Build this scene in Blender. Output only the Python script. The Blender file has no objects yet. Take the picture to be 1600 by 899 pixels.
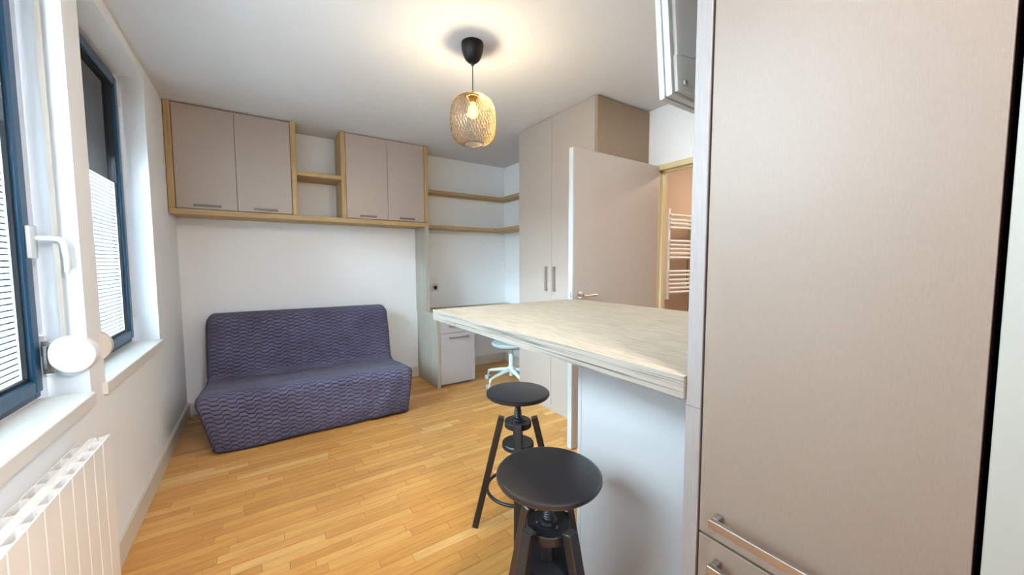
import bpy, bmesh, math, random
from mathutils import Vector, Matrix
from mathutils.geometry import tessellate_polygon
random.seed(7)
C = bpy.context.scene
COL = C.collection

# ------------------------------------------------------------------ camera, sky, light, exposure
cam_d = bpy.data.cameras.new('camera'); cam = bpy.data.objects.new('camera', cam_d); COL.objects.link(cam)
F_PX, PITCH, YAW, ROLL = 581.645, 0.066261, 0.594306, -0.003012
cam_d.sensor_width = 36.0; cam_d.lens = F_PX / 1600 * 36.0; cam_d.clip_start = 0.02; cam_d.clip_end = 200
_cy, _sy, _cp, _sp = math.cos(YAW), math.sin(YAW), math.cos(PITCH), math.sin(PITCH)
_f = Vector((_sy*_cp, _cy*_cp, -_sp)); _r = Vector((_cy, -_sy, 0)); _u = _r.cross(_f)
_cr, _sr = math.cos(ROLL), math.sin(ROLL)
R2 = _cr*_r + _sr*_u; U2 = -_sr*_r + _cr*_u
M = Matrix.Identity(4)
for i in range(3):
    M[i][0] = R2[i]; M[i][1] = U2[i]; M[i][2] = -_f[i]
M.translation = Vector((0.5494, 0.0, 1.28))
cam.matrix_world = M
C.camera = cam
C.view_settings.view_transform = 'Standard'; C.view_settings.look = 'None'
C.view_settings.gamma = 1.0; C.view_settings.use_curve_mapping = False
C.view_settings.exposure = 1.68

SKY = 29.0
w = bpy.data.worlds.new('sky'); C.world = w; w.use_nodes = True
bg = w.node_tree.nodes['Background']; bg.inputs[0].default_value = (0.71, 0.865, 1.0, 1); bg.inputs[1].default_value = SKY

def light(name, kind, loc, energy, color, size=0.1, sizey=None, rot=(0, 0, 0), portal=False):
    d = bpy.data.lights.new(name, kind); d.energy = energy; d.color = color
    if kind == 'AREA':
        d.shape = 'RECTANGLE'; d.size = size; d.size_y = sizey or size
        if portal: d.cycles.is_portal = True
    else:
        d.shadow_soft_size = size
    o = bpy.data.objects.new(name, d); COL.objects.link(o); o.location = loc; o.rotation_euler = rot
    return o
# daylight portals in the two window openings (they emit nothing themselves)
light('window_portal', 'AREA', (-0.26, 1.32, 1.6), 1, (1, 1, 1), 1.6, 1.55, (0, math.radians(-90), 0), True)
light('window_portal', 'AREA', (-0.26, 2.71, 1.6), 1, (1, 1, 1), 1.6, 1.10, (0, math.radians(-90), 0), True)
# unseen fill lights added at the kitchen end and hall, then the bathroom ceiling lamp
light('kitchen_fill', 'AREA', (1.02, -0.30, 2.44), 22, (0.97, 0.97, 1.0), 0.4, 0.4)
light('hall_fill', 'AREA', (2.55, 0.75, 2.45), 5, (0.98, 0.97, 0.96), 0.35, 0.35)
light('bathroom_lamp', 'AREA', (4.15, 1.25, 2.36), 5.5, (1.0, 0.85, 0.68), 0.3, 0.3)
light('bulb_light', 'POINT', (1.567, 1.888, 2.118), 7.0, (1.0, 0.91, 0.84), 0.012)

# ------------------------------------------------------------------ helpers
def prop(o, label=None, cat=None, group=None, kind=None):
    if label: o['label'] = label
    if cat: o['category'] = cat
    if group: o['group'] = group
    if kind: o['kind'] = kind
    return o
def empty(name, loc=(0, 0, 0), label=None, cat=None, group=None, kind=None):
    o = bpy.data.objects.new(name, None); o.empty_display_size = 0.1
    COL.objects.link(o); o.location = loc
    return prop(o, label, cat, group, kind)
def base(o):
    v = Vector((0, 0, 0))
    while o is not None:
        v += o.location; o = o.parent
    return v
def link(name, bm, mat, parent=None, smooth=False, origin=None, label=None, cat=None, group=None, kind=None):
    """verts are in world coordinates; the object goes to `origin` (or 0 below its parent)"""
    pb = base(parent)
    o_w = Vector(origin) if origin is not None else pb
    me = bpy.data.meshes.new(name)
    bmesh.ops.recalc_face_normals(bm, faces=bm.faces)
    bm.transform(Matrix.Translation(-o_w)); bm.to_mesh(me); bm.free()
    me.materials.append(mat)
    if smooth:
        me.shade_smooth()
        try: me.set_sharp_from_angle(angle=math.radians(38))
        except Exception: pass
    o = bpy.data.objects.new(name, me); COL.objects.link(o)
    if parent: o.parent = parent
    o.location = o_w - pb
    return prop(o, label, cat, group, kind)
def B(): return bmesh.new()
def box(bm, x0, x1, y0, y1, z0, z1, bev=0.0, seg=1):
    t = bmesh.new()
    bmesh.ops.create_cube(t, size=1)
    bmesh.ops.scale(t, vec=(x1-x0, y1-y0, z1-z0), verts=t.verts)
    bmesh.ops.translate(t, vec=((x0+x1)/2, (y0+y1)/2, (z0+z1)/2), verts=t.verts)
    if bev: bmesh.ops.bevel(t, geom=t.edges[:], offset=bev, segments=seg, profile=0.6, affect='EDGES')
    merge(bm, t); return bm
def merge(bm, t):
    me = bpy.data.meshes.new('tmp'); t.to_mesh(me); t.free(); bm.from_mesh(me); bpy.data.meshes.remove(me)
def prism(bm, pts, axis, a, b, bev=0.0):
    """polygon pts in the two other axes, extruded along `axis` from a to b"""
    t = bmesh.new()
    def P(p, h):
        return {'x': (h, p[0], p[1]), 'y': (p[0], h, p[1]), 'z': (p[0], p[1], h)}[axis]
    v0 = [t.verts.new(P(p, a)) for p in pts]; v1 = [t.verts.new(P(p, b)) for p in pts]
    t.faces.new(v0); t.faces.new(v1[::-1])
    for i in range(len(pts)):
        j = (i+1) % len(pts); t.faces.new((v0[i], v0[j], v1[j], v1[i]))
    bmesh.ops.recalc_face_normals(t, faces=t.faces)
    if bev: bmesh.ops.bevel(t, geom=t.edges[:], offset=bev, segments=1, affect='EDGES')
    merge(bm, t); return bm
def tube(bm, pts, r, seg=10, closed=False, caps=True):
    pts = [Vector(p) for p in pts]; n = len(pts); rings = []
    rr = r if isinstance(r, (list, tuple)) else [r]*n
    prev = None
    for i, p in enumerate(pts):
        if closed: d = (pts[(i+1) % n] - pts[i-1])
        else: d = pts[min(i+1, n-1)] - pts[max(i-1, 0)]
        d.normalize()
        if prev is None:
            a = Vector((0, 0, 1)) if abs(d.z) < .9 else Vector((1, 0, 0)); nrm = d.cross(a).normalized()
        else:
            nrm = (prev - d*prev.dot(d)).normalized()
        prev = nrm; bn = d.cross(nrm)
        rings.append([bm.verts.new(p + (nrm*math.cos(2*math.pi*k/seg) + bn*math.sin(2*math.pi*k/seg))*rr[i]) for k in range(seg)])
    for i in range(n if closed else n-1):
        a, b = rings[i], rings[(i+1) % n]
        off = 0
        if closed and i == n-1:
            off = min(range(seg), key=lambda o: (a[0].co-b[o].co).length)
        for k in range(seg):
            bm.faces.new((a[k], a[(k+1) % seg], b[(k+1+off) % seg], b[(k+off) % seg]))
    if caps and not closed:
        bm.faces.new(rings[0][::-1]); bm.faces.new(rings[-1])
    return bm
def lathe(bm, prof, cx=0, cy=0, seg=32):
    """prof: (radius, z) list, bottom/top closed when the radius is > 0"""
    rings = []
    for r, z in prof:
        if r < 1e-6: rings.append([bm.verts.new((cx, cy, z))])
        else: rings.append([bm.verts.new((cx+r*math.cos(2*math.pi*k/seg), cy+r*math.sin(2*math.pi*k/seg), z)) for k in range(seg)])
    for a, b in zip(rings[:-1], rings[1:]):
        for k in range(seg):
            k2 = (k+1) % seg
            if len(a) == 1: bm.faces.new((a[0], b[k], b[k2]))
            elif len(b) == 1: bm.faces.new((a[k], b[0], a[k2]))
            else: bm.faces.new((a[k], a[k2], b[k2], b[k]))
    if len(rings[0]) > 1: bm.faces.new(rings[0][::-1])
    if len(rings[-1]) > 1: bm.faces.new(rings[-1])
    return bm
def beam(bm, p, q, wx, wy, xdir, bev=0.0):
    """rectangular bar from p to q; wx wide along xdir (projected), wy the other way"""
    p, q = Vector(p), Vector(q); d = (q-p).normalized()
    x = Vector(xdir); x = (x - d*x.dot(d)).normalized(); y = d.cross(x)
    t = bmesh.new(); bmesh.ops.create_cube(t, size=1)
    bmesh.ops.scale(t, vec=(wx, wy, (q-p).length), verts=t.verts)
    if bev: bmesh.ops.bevel(t, geom=t.edges[:], offset=bev, segments=1, affect='EDGES')
    m = Matrix.Identity(4)
    for i in range(3): m[i][0] = x[i]; m[i][1] = y[i]; m[i][2] = d[i]; m[i][3] = (p[i]+q[i])/2
    t.transform(m); merge(bm, t); return bm
def copy_tree(o, parent=None):
    c = o.copy(); COL.objects.link(c); c.parent = parent
    for ch in list(o.children): copy_tree(ch, c)
    return c

# ------------------------------------------------------------------ materials
def srgb(r, g, b):
    f = lambda v: (v/255/12.92) if v <= 10 else ((v/255+.055)/1.055)**2.4
    return (f(r), f(g), f(b), 1)
def mat(name, col, rough=.5, metal=0., spec=.5, emit=None, estr=0.):
    m = bpy.data.materials.new(name); m.use_nodes = True
    b = m.node_tree.nodes['Principled BSDF']
    b.inputs['Base Color'].default_value = col; b.inputs['Roughness'].default_value = rough
    b.inputs['Metallic'].default_value = metal; b.inputs['Specular IOR Level'].default_value = spec
    if emit: b.inputs['Emission Color'].default_value = emit; b.inputs['Emission Strength'].default_value = estr
    return m
def N(m, t): return m.node_tree.nodes.new(t)
def L(m, a, b): m.node_tree.links.new(a, b)
def noise_node(m, scale, vec=(1, 1, 1), detail=3, rough=.55, coord='pos', offset=None):
    g = N(m, 'ShaderNodeNewGeometry'); mp = N(m, 'ShaderNodeMapping'); n = N(m, 'ShaderNodeTexNoise')
    mp.inputs['Scale'].default_value = vec; n.inputs['Scale'].default_value = scale
    n.inputs['Detail'].default_value = detail; n.inputs['Roughness'].default_value = rough
    L(m, g.outputs['Position'], mp.inputs['Vector']); L(m, mp.outputs[0], n.inputs['Vector'])
    return n, mp
def ramp(m, src, stops):
    r = N(m, 'ShaderNodeValToRGB'); L(m, src, r.inputs[0]); e = r.color_ramp.elements
    e[0].position, e[0].color = stops[0]; e[1].position, e[1].color = stops[-1]
    for p, c in stops[1:-1]:
        x = e.new(p); x.color = c
    return r
def bump(m, src, strength, dist):
    b = N(m, 'ShaderNodeBump'); b.inputs['Strength'].default_value = strength; b.inputs['Distance'].default_value = dist
    L(m, src, b.inputs['Height']); L(m, b.outputs[0], m.node_tree.nodes['Principled BSDF'].inputs['Normal']); return b
def fine(m, scale=60, strength=.1, dist=.002):
    n, _ = noise_node(m, scale); bump(m, n.outputs['Fac'], strength, dist); return m
def grained(name, lo, hi, stretch, scale=30, rough=.5, spec=.4, b=.15, mid=.5, w_=.28):
    """lengthwise streaks: `stretch` is small along the grain"""
    m = mat(name, lo, rough, 0, spec); n, _ = noise_node(m, scale, stretch, 5, .65)
    r = ramp(m, n.outputs['Fac'], [(mid-w_, lo), (mid+w_*.6, hi)])
    L(m, r.outputs[0], m.node_tree.nodes['Principled BSDF'].inputs['Base Color'])
    bump(m, n.outputs['Fac'], b, .001); return m

M_wall = fine(mat('white_wall_paint', srgb(237, 238, 240), .75, 0, .25), 90, .12, .002)
M_ceil = fine(mat('white_ceiling_paint', srgb(214, 213, 215), .85, 0, .2), 70, .08, .002)
M_trim = mat('cream_gloss_trim', srgb(212, 206, 194), .35, 0, .5)
M_sill = mat('white_sill_paint', srgb(232, 229, 222), .35, 0, .5)
M_white = mat('white_plastic', srgb(233, 234, 232), .35, 0, .5)
M_white2 = mat('ivory_plastic', srgb(218, 208, 194), .4, 0, .5)
M_rad = mat('white_enamel', srgb(244, 242, 238), .3, 0, .5)
M_blue = grained('blue_window_paint', srgb(4, 50, 76), srgb(9, 70, 102), (1, 1, .05), 60, .32, .5, .05)
M_black = mat('black_gasket', srgb(18, 18, 22), .6)
M_dark = mat('dark_gap', srgb(30, 22, 18), .9, 0, .1)
M_lam = grained('taupe_laminate', srgb(168, 155, 146), srgb(176, 163, 154), (1, 1, .08), 260, .38, .45, .05)
M_lam_tall = grained('greige_laminate', srgb(164, 151, 141), srgb(171, 158, 148), (1, 1, .14), 620, .45, .3, .10)
M_lam_grey = mat('pale_grey_laminate', srgb(140, 138, 131), .5, 0, .3)
M_grey_front = mat('light_grey_drawer_front', srgb(186, 182, 184), .4, 0, .4)
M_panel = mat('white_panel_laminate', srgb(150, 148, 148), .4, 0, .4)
M_lam_darkened = grained('greige_laminate_darkened', srgb(112, 97, 85), srgb(119, 104, 92), (1, 1, .14), 620, .45, .3, .10)  # same greige laminate, darkened to offset the strong light on the near cabinet
M_strip = grained('brushed_greige_edge', srgb(116, 108, 104), srgb(128, 120, 116), (1, 1, .05), 350, .5, .3, .1)
M_oak = grained('oak_board_x', srgb(158, 128, 84), srgb(190, 162, 116), (.06, 1, 1), 60, .5, .3)
M_oak_v = grained('oak_board_z', srgb(158, 128, 84), srgb(190, 162, 116), (1, 1, .05), 60, .5, .3)
M_oak_y = grained('oak_board_y', srgb(158, 128, 84), srgb(190, 162, 116), (1, .06, 1), 60, .5, .3)
M_ash_v = grained('washed_oak_panel', srgb(156, 150, 136), srgb(186, 182, 170), (1, 1, .03), 60, .5, .3)
M_top = grained('washed_oak_worktop', srgb(116, 101, 84), srgb(160, 147, 130), (1, .05, 1), 260, .5, .3, .2, .48, .2)
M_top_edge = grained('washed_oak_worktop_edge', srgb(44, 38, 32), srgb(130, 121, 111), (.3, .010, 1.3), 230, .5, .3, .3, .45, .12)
M_steel = mat('brushed_steel', srgb(168, 160, 152), .32, 1.0)
M_steel_dark = mat('satin_nickel', srgb(118, 108, 102), .4, .9)
M_chrome = mat('chrome', srgb(215, 205, 190), .15, 1.0)
M_stool = fine(mat('black_stool_metal', srgb(26, 27, 31), .34, 0, .5), 140, .05, .001)
M_stool_wood = fine(mat('black_stained_wood', srgb(28, 27, 29), .30, 0, .6), 90, .1, .001)
M_lamp_black = mat('black_canopy', srgb(9, 7, 8), .42, 0, .35)
M_brass = mat('brass_mesh', srgb(112, 88, 48), .45, .8)
M_bulb_glass = mat('amber_bulb_glass', srgb(255, 205, 110), .05, 0, .5)
M_fil = mat('glowing_filament', (1, .8, .45, 1), .5, emit=(1, .72, .32, 1), estr=60)
M_peach = mat('peach_bathroom_wall', srgb(200, 176, 156), .6)
M_tv_front = mat('white_television_shell', srgb(186, 190, 189), .3, 0, .5)
M_tv_back = mat('grey_white_television_back', srgb(186, 183, 177), .45, 0, .4)
M_screen = mat('black_screen', srgb(12, 12, 14), .1, 0, .6)
M_chair = mat('white_chair_plastic', srgb(214, 226, 226), .4, 0, .45)
M_chair_pad = fine(mat('pale_blue_grey_seat_fabric', srgb(172, 188, 190), .85, 0, .2), 300, .3, .001)
M_caster = mat('light_grey_caster', srgb(190, 200, 204), .4)

# transparent window glass: clear with a fresnel reflection
M_glass = bpy.data.materials.new('window_glass'); M_glass.use_nodes = True
nt = M_glass.node_tree; nt.nodes.clear()
o_ = nt.nodes.new('ShaderNodeOutputMaterial'); mx = nt.nodes.new('ShaderNodeMixShader'); fr = nt.nodes.new('ShaderNodeFresnel')
tr = nt.nodes.new('ShaderNodeBsdfTransparent'); gl = nt.nodes.new('ShaderNodeBsdfGlossy'); gl.inputs['Roughness'].default_value = .02
tr.inputs[0].default_value = (.9, .95, .95, 1); fr.inputs[0].default_value = 1.45
nt.links.new(fr.outputs[0], mx.inputs[0]); nt.links.new(tr.outputs[0], mx.inputs[1]); nt.links.new(gl.outputs[0], mx.inputs[2]); nt.links.new(mx.outputs[0], o_.inputs[0])
# amber bulb glass
M_bulb_glass = bpy.data.materials.new('amber_bulb_glass'); M_bulb_glass.use_nodes = True
nt = M_bulb_glass.node_tree; nt.nodes.clear()
o_ = nt.nodes.new('ShaderNodeOutputMaterial'); mx = nt.nodes.new('ShaderNodeMixShader'); ad = nt.nodes.new('ShaderNodeAddShader')
tr = nt.nodes.new('ShaderNodeBsdfTransparent'); gl = nt.nodes.new('ShaderNodeBsdfGlossy'); gl.inputs['Roughness'].default_value = .05
em = nt.nodes.new('ShaderNodeEmission'); em.inputs[0].default_value = (1, .62, .12, 1); em.inputs[1].default_value = .85
tr.inputs[0].default_value = (1, .9, .6, 1); mx.inputs[0].default_value = .08
nt.links.new(tr.outputs[0], mx.inputs[1]); nt.links.new(gl.outputs[0], mx.inputs[2]); nt.links.new(mx.outputs[0], ad.inputs[0]); nt.links.new(em.outputs[0], ad.inputs[1]); nt.links.new(ad.outputs[0], o_.inputs[0])
# frosted window film
M_film = bpy.data.materials.new('white_window_film'); M_film.use_nodes = True
nt = M_film.node_tree; nt.nodes.clear()
o_ = nt.nodes.new('ShaderNodeOutputMaterial'); mx = nt.nodes.new('ShaderNodeMixShader'); mx.inputs[0].default_value = .72
df = nt.nodes.new('ShaderNodeBsdfDiffuse'); tl = nt.nodes.new('ShaderNodeBsdfTranslucent'); df.inputs[0].default_value = (.85, .88, .9, 1); tl.inputs[0].default_value = (.66, .70, .72, 1)
nt.links.new(df.outputs[0], mx.inputs[1]); nt.links.new(tl.outputs[0], mx.inputs[2]); nt.links.new(mx.outputs[0], o_.inputs[0])

# parquet: colour per plank (object random or island random) + grain along x
def plank_mat(name, island):
    m = mat(name, (1, 1, 1, 1), .34, 0, .45)
    g = N(m, 'ShaderNodeNewGeometry'); oi = N(m, 'ShaderNodeObjectInfo')
    rnd = g.outputs['Random Per Island'] if island else oi.outputs['Random']
    r = ramp(m, rnd, [(0, srgb(200, 144, 76)), (.35, srgb(210, 153, 82)), (.75, srgb(216, 161, 90)), (.92, srgb(222, 172, 104)), (1.0, srgb(228, 188, 128))])
    cmb = N(m, 'ShaderNodeCombineXYZ'); mul = N(m, 'ShaderNodeMath'); mul.operation = 'MULTIPLY'; mul.inputs[1].default_value = 37.
    L(m, rnd, mul.inputs[0]); L(m, mul.outputs[0], cmb.inputs[2]); L(m, mul.outputs[0], cmb.inputs[0])
    add = N(m, 'ShaderNodeVectorMath'); add.operation = 'ADD'; L(m, g.outputs['Position'], add.inputs[0]); L(m, cmb.outputs[0], add.inputs[1])
    mp = N(m, 'ShaderNodeMapping'); mp.inputs['Scale'].default_value = (.12, 1, 1); L(m, add.outputs[0], mp.inputs['Vector'])
    n = N(m, 'ShaderNodeTexNoise'); n.inputs['Scale'].default_value = 45; n.inputs['Detail'].default_value = 6; n.inputs['Distortion'].default_value = .8
    L(m, mp.outputs[0], n.inputs['Vector'])
    g2 = ramp(m, n.outputs['Fac'], [(.3, (.80, .73, .64, 1)), (.62, (1.03, 1.02, 1.0, 1))])
    mix = N(m, 'ShaderNodeMix'); mix.data_type = 'RGBA'; mix.blend_type = 'MULTIPLY'; mix.inputs[0].default_value = .75
    L(m, r.outputs[0], mix.inputs[6]); L(m, g2.outputs[0], mix.inputs[7])
    L(m, mix.outputs[2], m.node_tree.nodes['Principled BSDF'].inputs['Base Color'])
    bump(m, n.outputs['Fac'], .08, .001); return m
M_plank, M_plank_i = plank_mat('oak_plank', False), plank_mat('oak_plank_far', True)
M_under = mat('dark_plank_joint', srgb(96, 58, 26), .8)

# quilted cover: rows of trapezoid stitches from the mesh's own UV (metres)
def quilt_mat():
    m = mat('quilted_purple_grey_fabric', srgb(72, 68, 92), .72, 0, .3)
    nt = m.node_tree; P = nt.nodes['Principled BSDF']
    P.inputs['Sheen Weight'].default_value = .15; P.inputs['Sheen Roughness'].default_value = .4
    uv = N(m, 'ShaderNodeUVMap'); sp = N(m, 'ShaderNodeSeparateXYZ'); L(m, uv.outputs[0], sp.inputs[0])
    def mth(op, a, b=None, clamp=False):
        n = N(m, 'ShaderNodeMath'); n.operation = op; n.use_clamp = clamp
        for i, v in enumerate((a, b)):
            if v is None: continue
            if isinstance(v, (int, float)): n.inputs[i].default_value = v
            else: L(m, v, n.inputs[i])
        return n.outputs[0]
    u, v = sp.outputs[0], sp.outputs[1]
    nz, _ = noise_node(m, 3.0); wob = mth('MULTIPLY', mth('SUBTRACT', nz.outputs['Fac'], .5), .05)
    tri = mth('PINGPONG', mth('ADD', u, wob), .05)                     # 0..0.05, period 0.10
    trap = mth('MULTIPLY', mth('SUBTRACT', tri, .018), 75., True)      # flattened to a trapezoid, 0..1
    rowv = mth('DIVIDE', mth('ADD', v, mth('MULTIPLY', trap, .021)), .031)
    fr_ = mth('FRACT', rowv)
    d = mth('ABSOLUTE', mth('SUBTRACT', fr_, .5))                      # 0 mid-row, .5 on the stitch
    puff = mth('SUBTRACT', 1., mth('POWER', mth('MULTIPLY', d, 2.), 5.))
    bump(m, puff, 1.0, .016)
    stitch = mth('MULTIPLY', mth('SUBTRACT', d, .38), 9., True)
    n2, _ = noise_node(m, 5.)
    c = ramp(m, n2.outputs['Fac'], [(.3, srgb(84, 80, 106)), (.7, srgb(100, 98, 128))])
    mix = N(m, 'ShaderNodeMix'); mix.data_type = 'RGBA'; L(m, mth('MULTIPLY', stitch, .9), mix.inputs[0])
    L(m, c.outputs[0], mix.inputs[6]); mix.inputs[7].default_value = srgb(20, 17, 28)
    L(m, mix.outputs[2], P.inputs['Base Color']); return m
M_quilt = quilt_mat()
M_piping = mat('dark_purple_piping', srgb(50, 46, 62), .8)

# ------------------------------------------------------------------ room shell
XR, YB, H, YN = 3.184, 4.061, 2.486, -1.6
Z_SILL, Z_HEAD = 0.795, 2.418
bm = B(); box(bm, -.3, XR+.1, YN-.1, YB+.1, -.12, -.006)
floor = link('floor', bm, M_under, kind='structure')
# planks 5 cm wide laid along x
planks = []
y = YN; PW = .0515; row = 0
while y < YB:
    x = -random.uniform(0, .4)
    while x < XR:
        ln = random.choice((.26, .32, .38, .45, .52, .6)) * random.uniform(.92, 1.08)
        a, b = max(x, 0.0), min(x+ln, XR)
        if b-a > .03: planks.append((a, b, y, min(y+PW, YB)))
        x += ln
    y += PW; row += 1
unit = B(); box(unit, -.5, .5, -.5, .5, -1, 0); um = bpy.data.meshes.new('plank'); unit.to_mesh(um); unit.free(); um.materials.append(M_plank)
def in_view(p):
    cx, cy = (p[0]+p[1])/2, (p[2]+p[3])/2
    d = Vector((cx, cy, 0)) - M.translation; wz = d.dot(_f)
    if wz < .3: return None
    px, py = 800+F_PX*d.dot(R2)/wz, 449.5-F_PX*d.dot(U2)/wz
    if not (150 < px < 930 and 560 < py < 925): return None
    if .3 < cx < 1.55 and cy > 3.2: return None            # under the sofa
    if px < 905 and py > 0 and cx > 2.62: return None
    if cx > 1.95 and cy > 3.6 and cx < 2.5: return None
    return wz
vis = sorted([(in_view(p), p) for p in planks if in_view(p) is not None])[:300]
near = set(id(p) for _, p in vis)
rest = B(); G = .0015
for p in planks:
    x0, x1, y0, y1 = p[0]+G/2, p[1]-G/2, p[2]+G/2, p[3]-G/2
    zt = random.uniform(-.0006, 0)
    if id(p) in near:
        o = bpy.data.objects.new('plank', um); COL.objects.link(o); o.parent = floor
        o.location = ((x0+x1)/2, (y0+y1)/2, zt); o.scale = (x1-x0, y1-y0, .0055)
    else: box(rest, x0, x1, y0, y1, -.0055, zt)
link('plank', rest, M_plank_i, floor, kind='stuff')

bm = B(); box(bm, -.3, XR+.1, YN-.1, YB+.1, H, H+.15); link('ceiling', bm, M_ceil, kind='structure')
bm = B(); box(bm, -.3, XR+.1, YB, YB+.12, 0, H); link('wall_back', bm, M_wall, kind='structure')
bm = B(); box(bm, -.3, XR+.1, YN-.12, YN, 0, H); link('wall_near', bm, M_wall, kind='structure')
W1 = (.55, 2.042); W2 = (2.199, 3.219)
bm = B()
box(bm, -.23, 0, YN, YB, 0, Z_SILL-.05); box(bm, -.23, -.138, YN, YB, Z_SILL-.05, Z_SILL-.0005)
box(bm, -.23, 0, YN, YB, Z_HEAD, H)
zz = (Z_SILL-.05, Z_HEAD)
prism(bm, [(0, YN), (0, W1[0]), (-.12, W1[0]-.04), (-.23, W1[0]-.04), (-.23, YN)], 'z', *zz)
prism(bm, [(0, W1[1]), (0, W2[0]), (-.12, W2[0]-.04), (-.23, W2[0]-.04), (-.23, W1[1]+.043), (-.12, W1[1]+.043)], 'z', *zz)
prism(bm, [(0, W2[1]), (0, YB), (-.23, YB), (-.23, W2[1]+.043), (-.12, W2[1]+.043)], 'z', *zz)
link('wall_left', bm, M_wall, kind='structure')
DY0, DY1, DZ = 1.00, 1.82, 2.003
bm = B(); box(bm, XR, XR+.1, YN, DY0, 0, H); box(bm, XR, XR+.1, DY1, YB, 0, H); box(bm, XR, XR+.1, DY0, DY1, DZ, H)
link('wall_right', bm, M_wall, kind='structure')
def base_board(name, pts, axis, a, b):
    bm = B(); prism(bm, pts, axis, a, b); return link(name, bm, M_trim, kind='structure')
base_board('baseboard_left', [(0, 0), (.016, 0), (.016, .106), (.010, .114), (0, .114)], 'y', YN, YB)
bm = B(); prism(bm, [(YB, 0), (YB-.016, 0), (YB-.016, .100), (YB-.010, .108), (YB, .108)], 'x', .016, 2.0)
prism(bm, [(YB, 0), (YB-.016, 0), (YB-.016, .100), (YB-.010, .108), (YB, .108)], 'x', 2.43, XR)
link('baseboard_back', bm, M_trim, kind='structure')
bm = B(); prism(bm, [(XR, 0), (XR-.016, 0), (XR-.016, .100), (XR-.010, .108), (XR, .108)], 'y', 2.9, YB-.016)
link('baseboard_right', bm, M_trim, kind='structure')
# bathroom behind the open door
BX0, BX1, BY0, BY1, BH = XR+.1, 5.3, .55, 2.05, 2.40
bm = B(); box(bm, BX0, BX1, BY0, BY1, -.1, 0); link('floor_bathroom', bm, mat('beige_bathroom_floor', srgb(190, 170, 150), .4), kind='structure')
bm = B(); box(bm, BX0, BX1, BY0, BY1, BH, BH+.1); link('ceiling_bathroom', bm, M_ceil, kind='structure')
bm = B(); box(bm, BX0, BX1+.1, BY1, BY1+.1, 0, BH+.1); link('wall_bathroom_back', bm, M_peach, kind='structure')
bm = B(); box(bm, BX1, BX1+.1, BY0, BY1, 0, BH+.1); link('wall_bathroom_right', bm, M_peach, kind='structure')
bm = B(); box(bm, BX0, BX1+.1, BY0-.1, BY0, 0, BH+.1); link('wall_bathroom_near', bm, M_peach, kind='structure')

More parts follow.
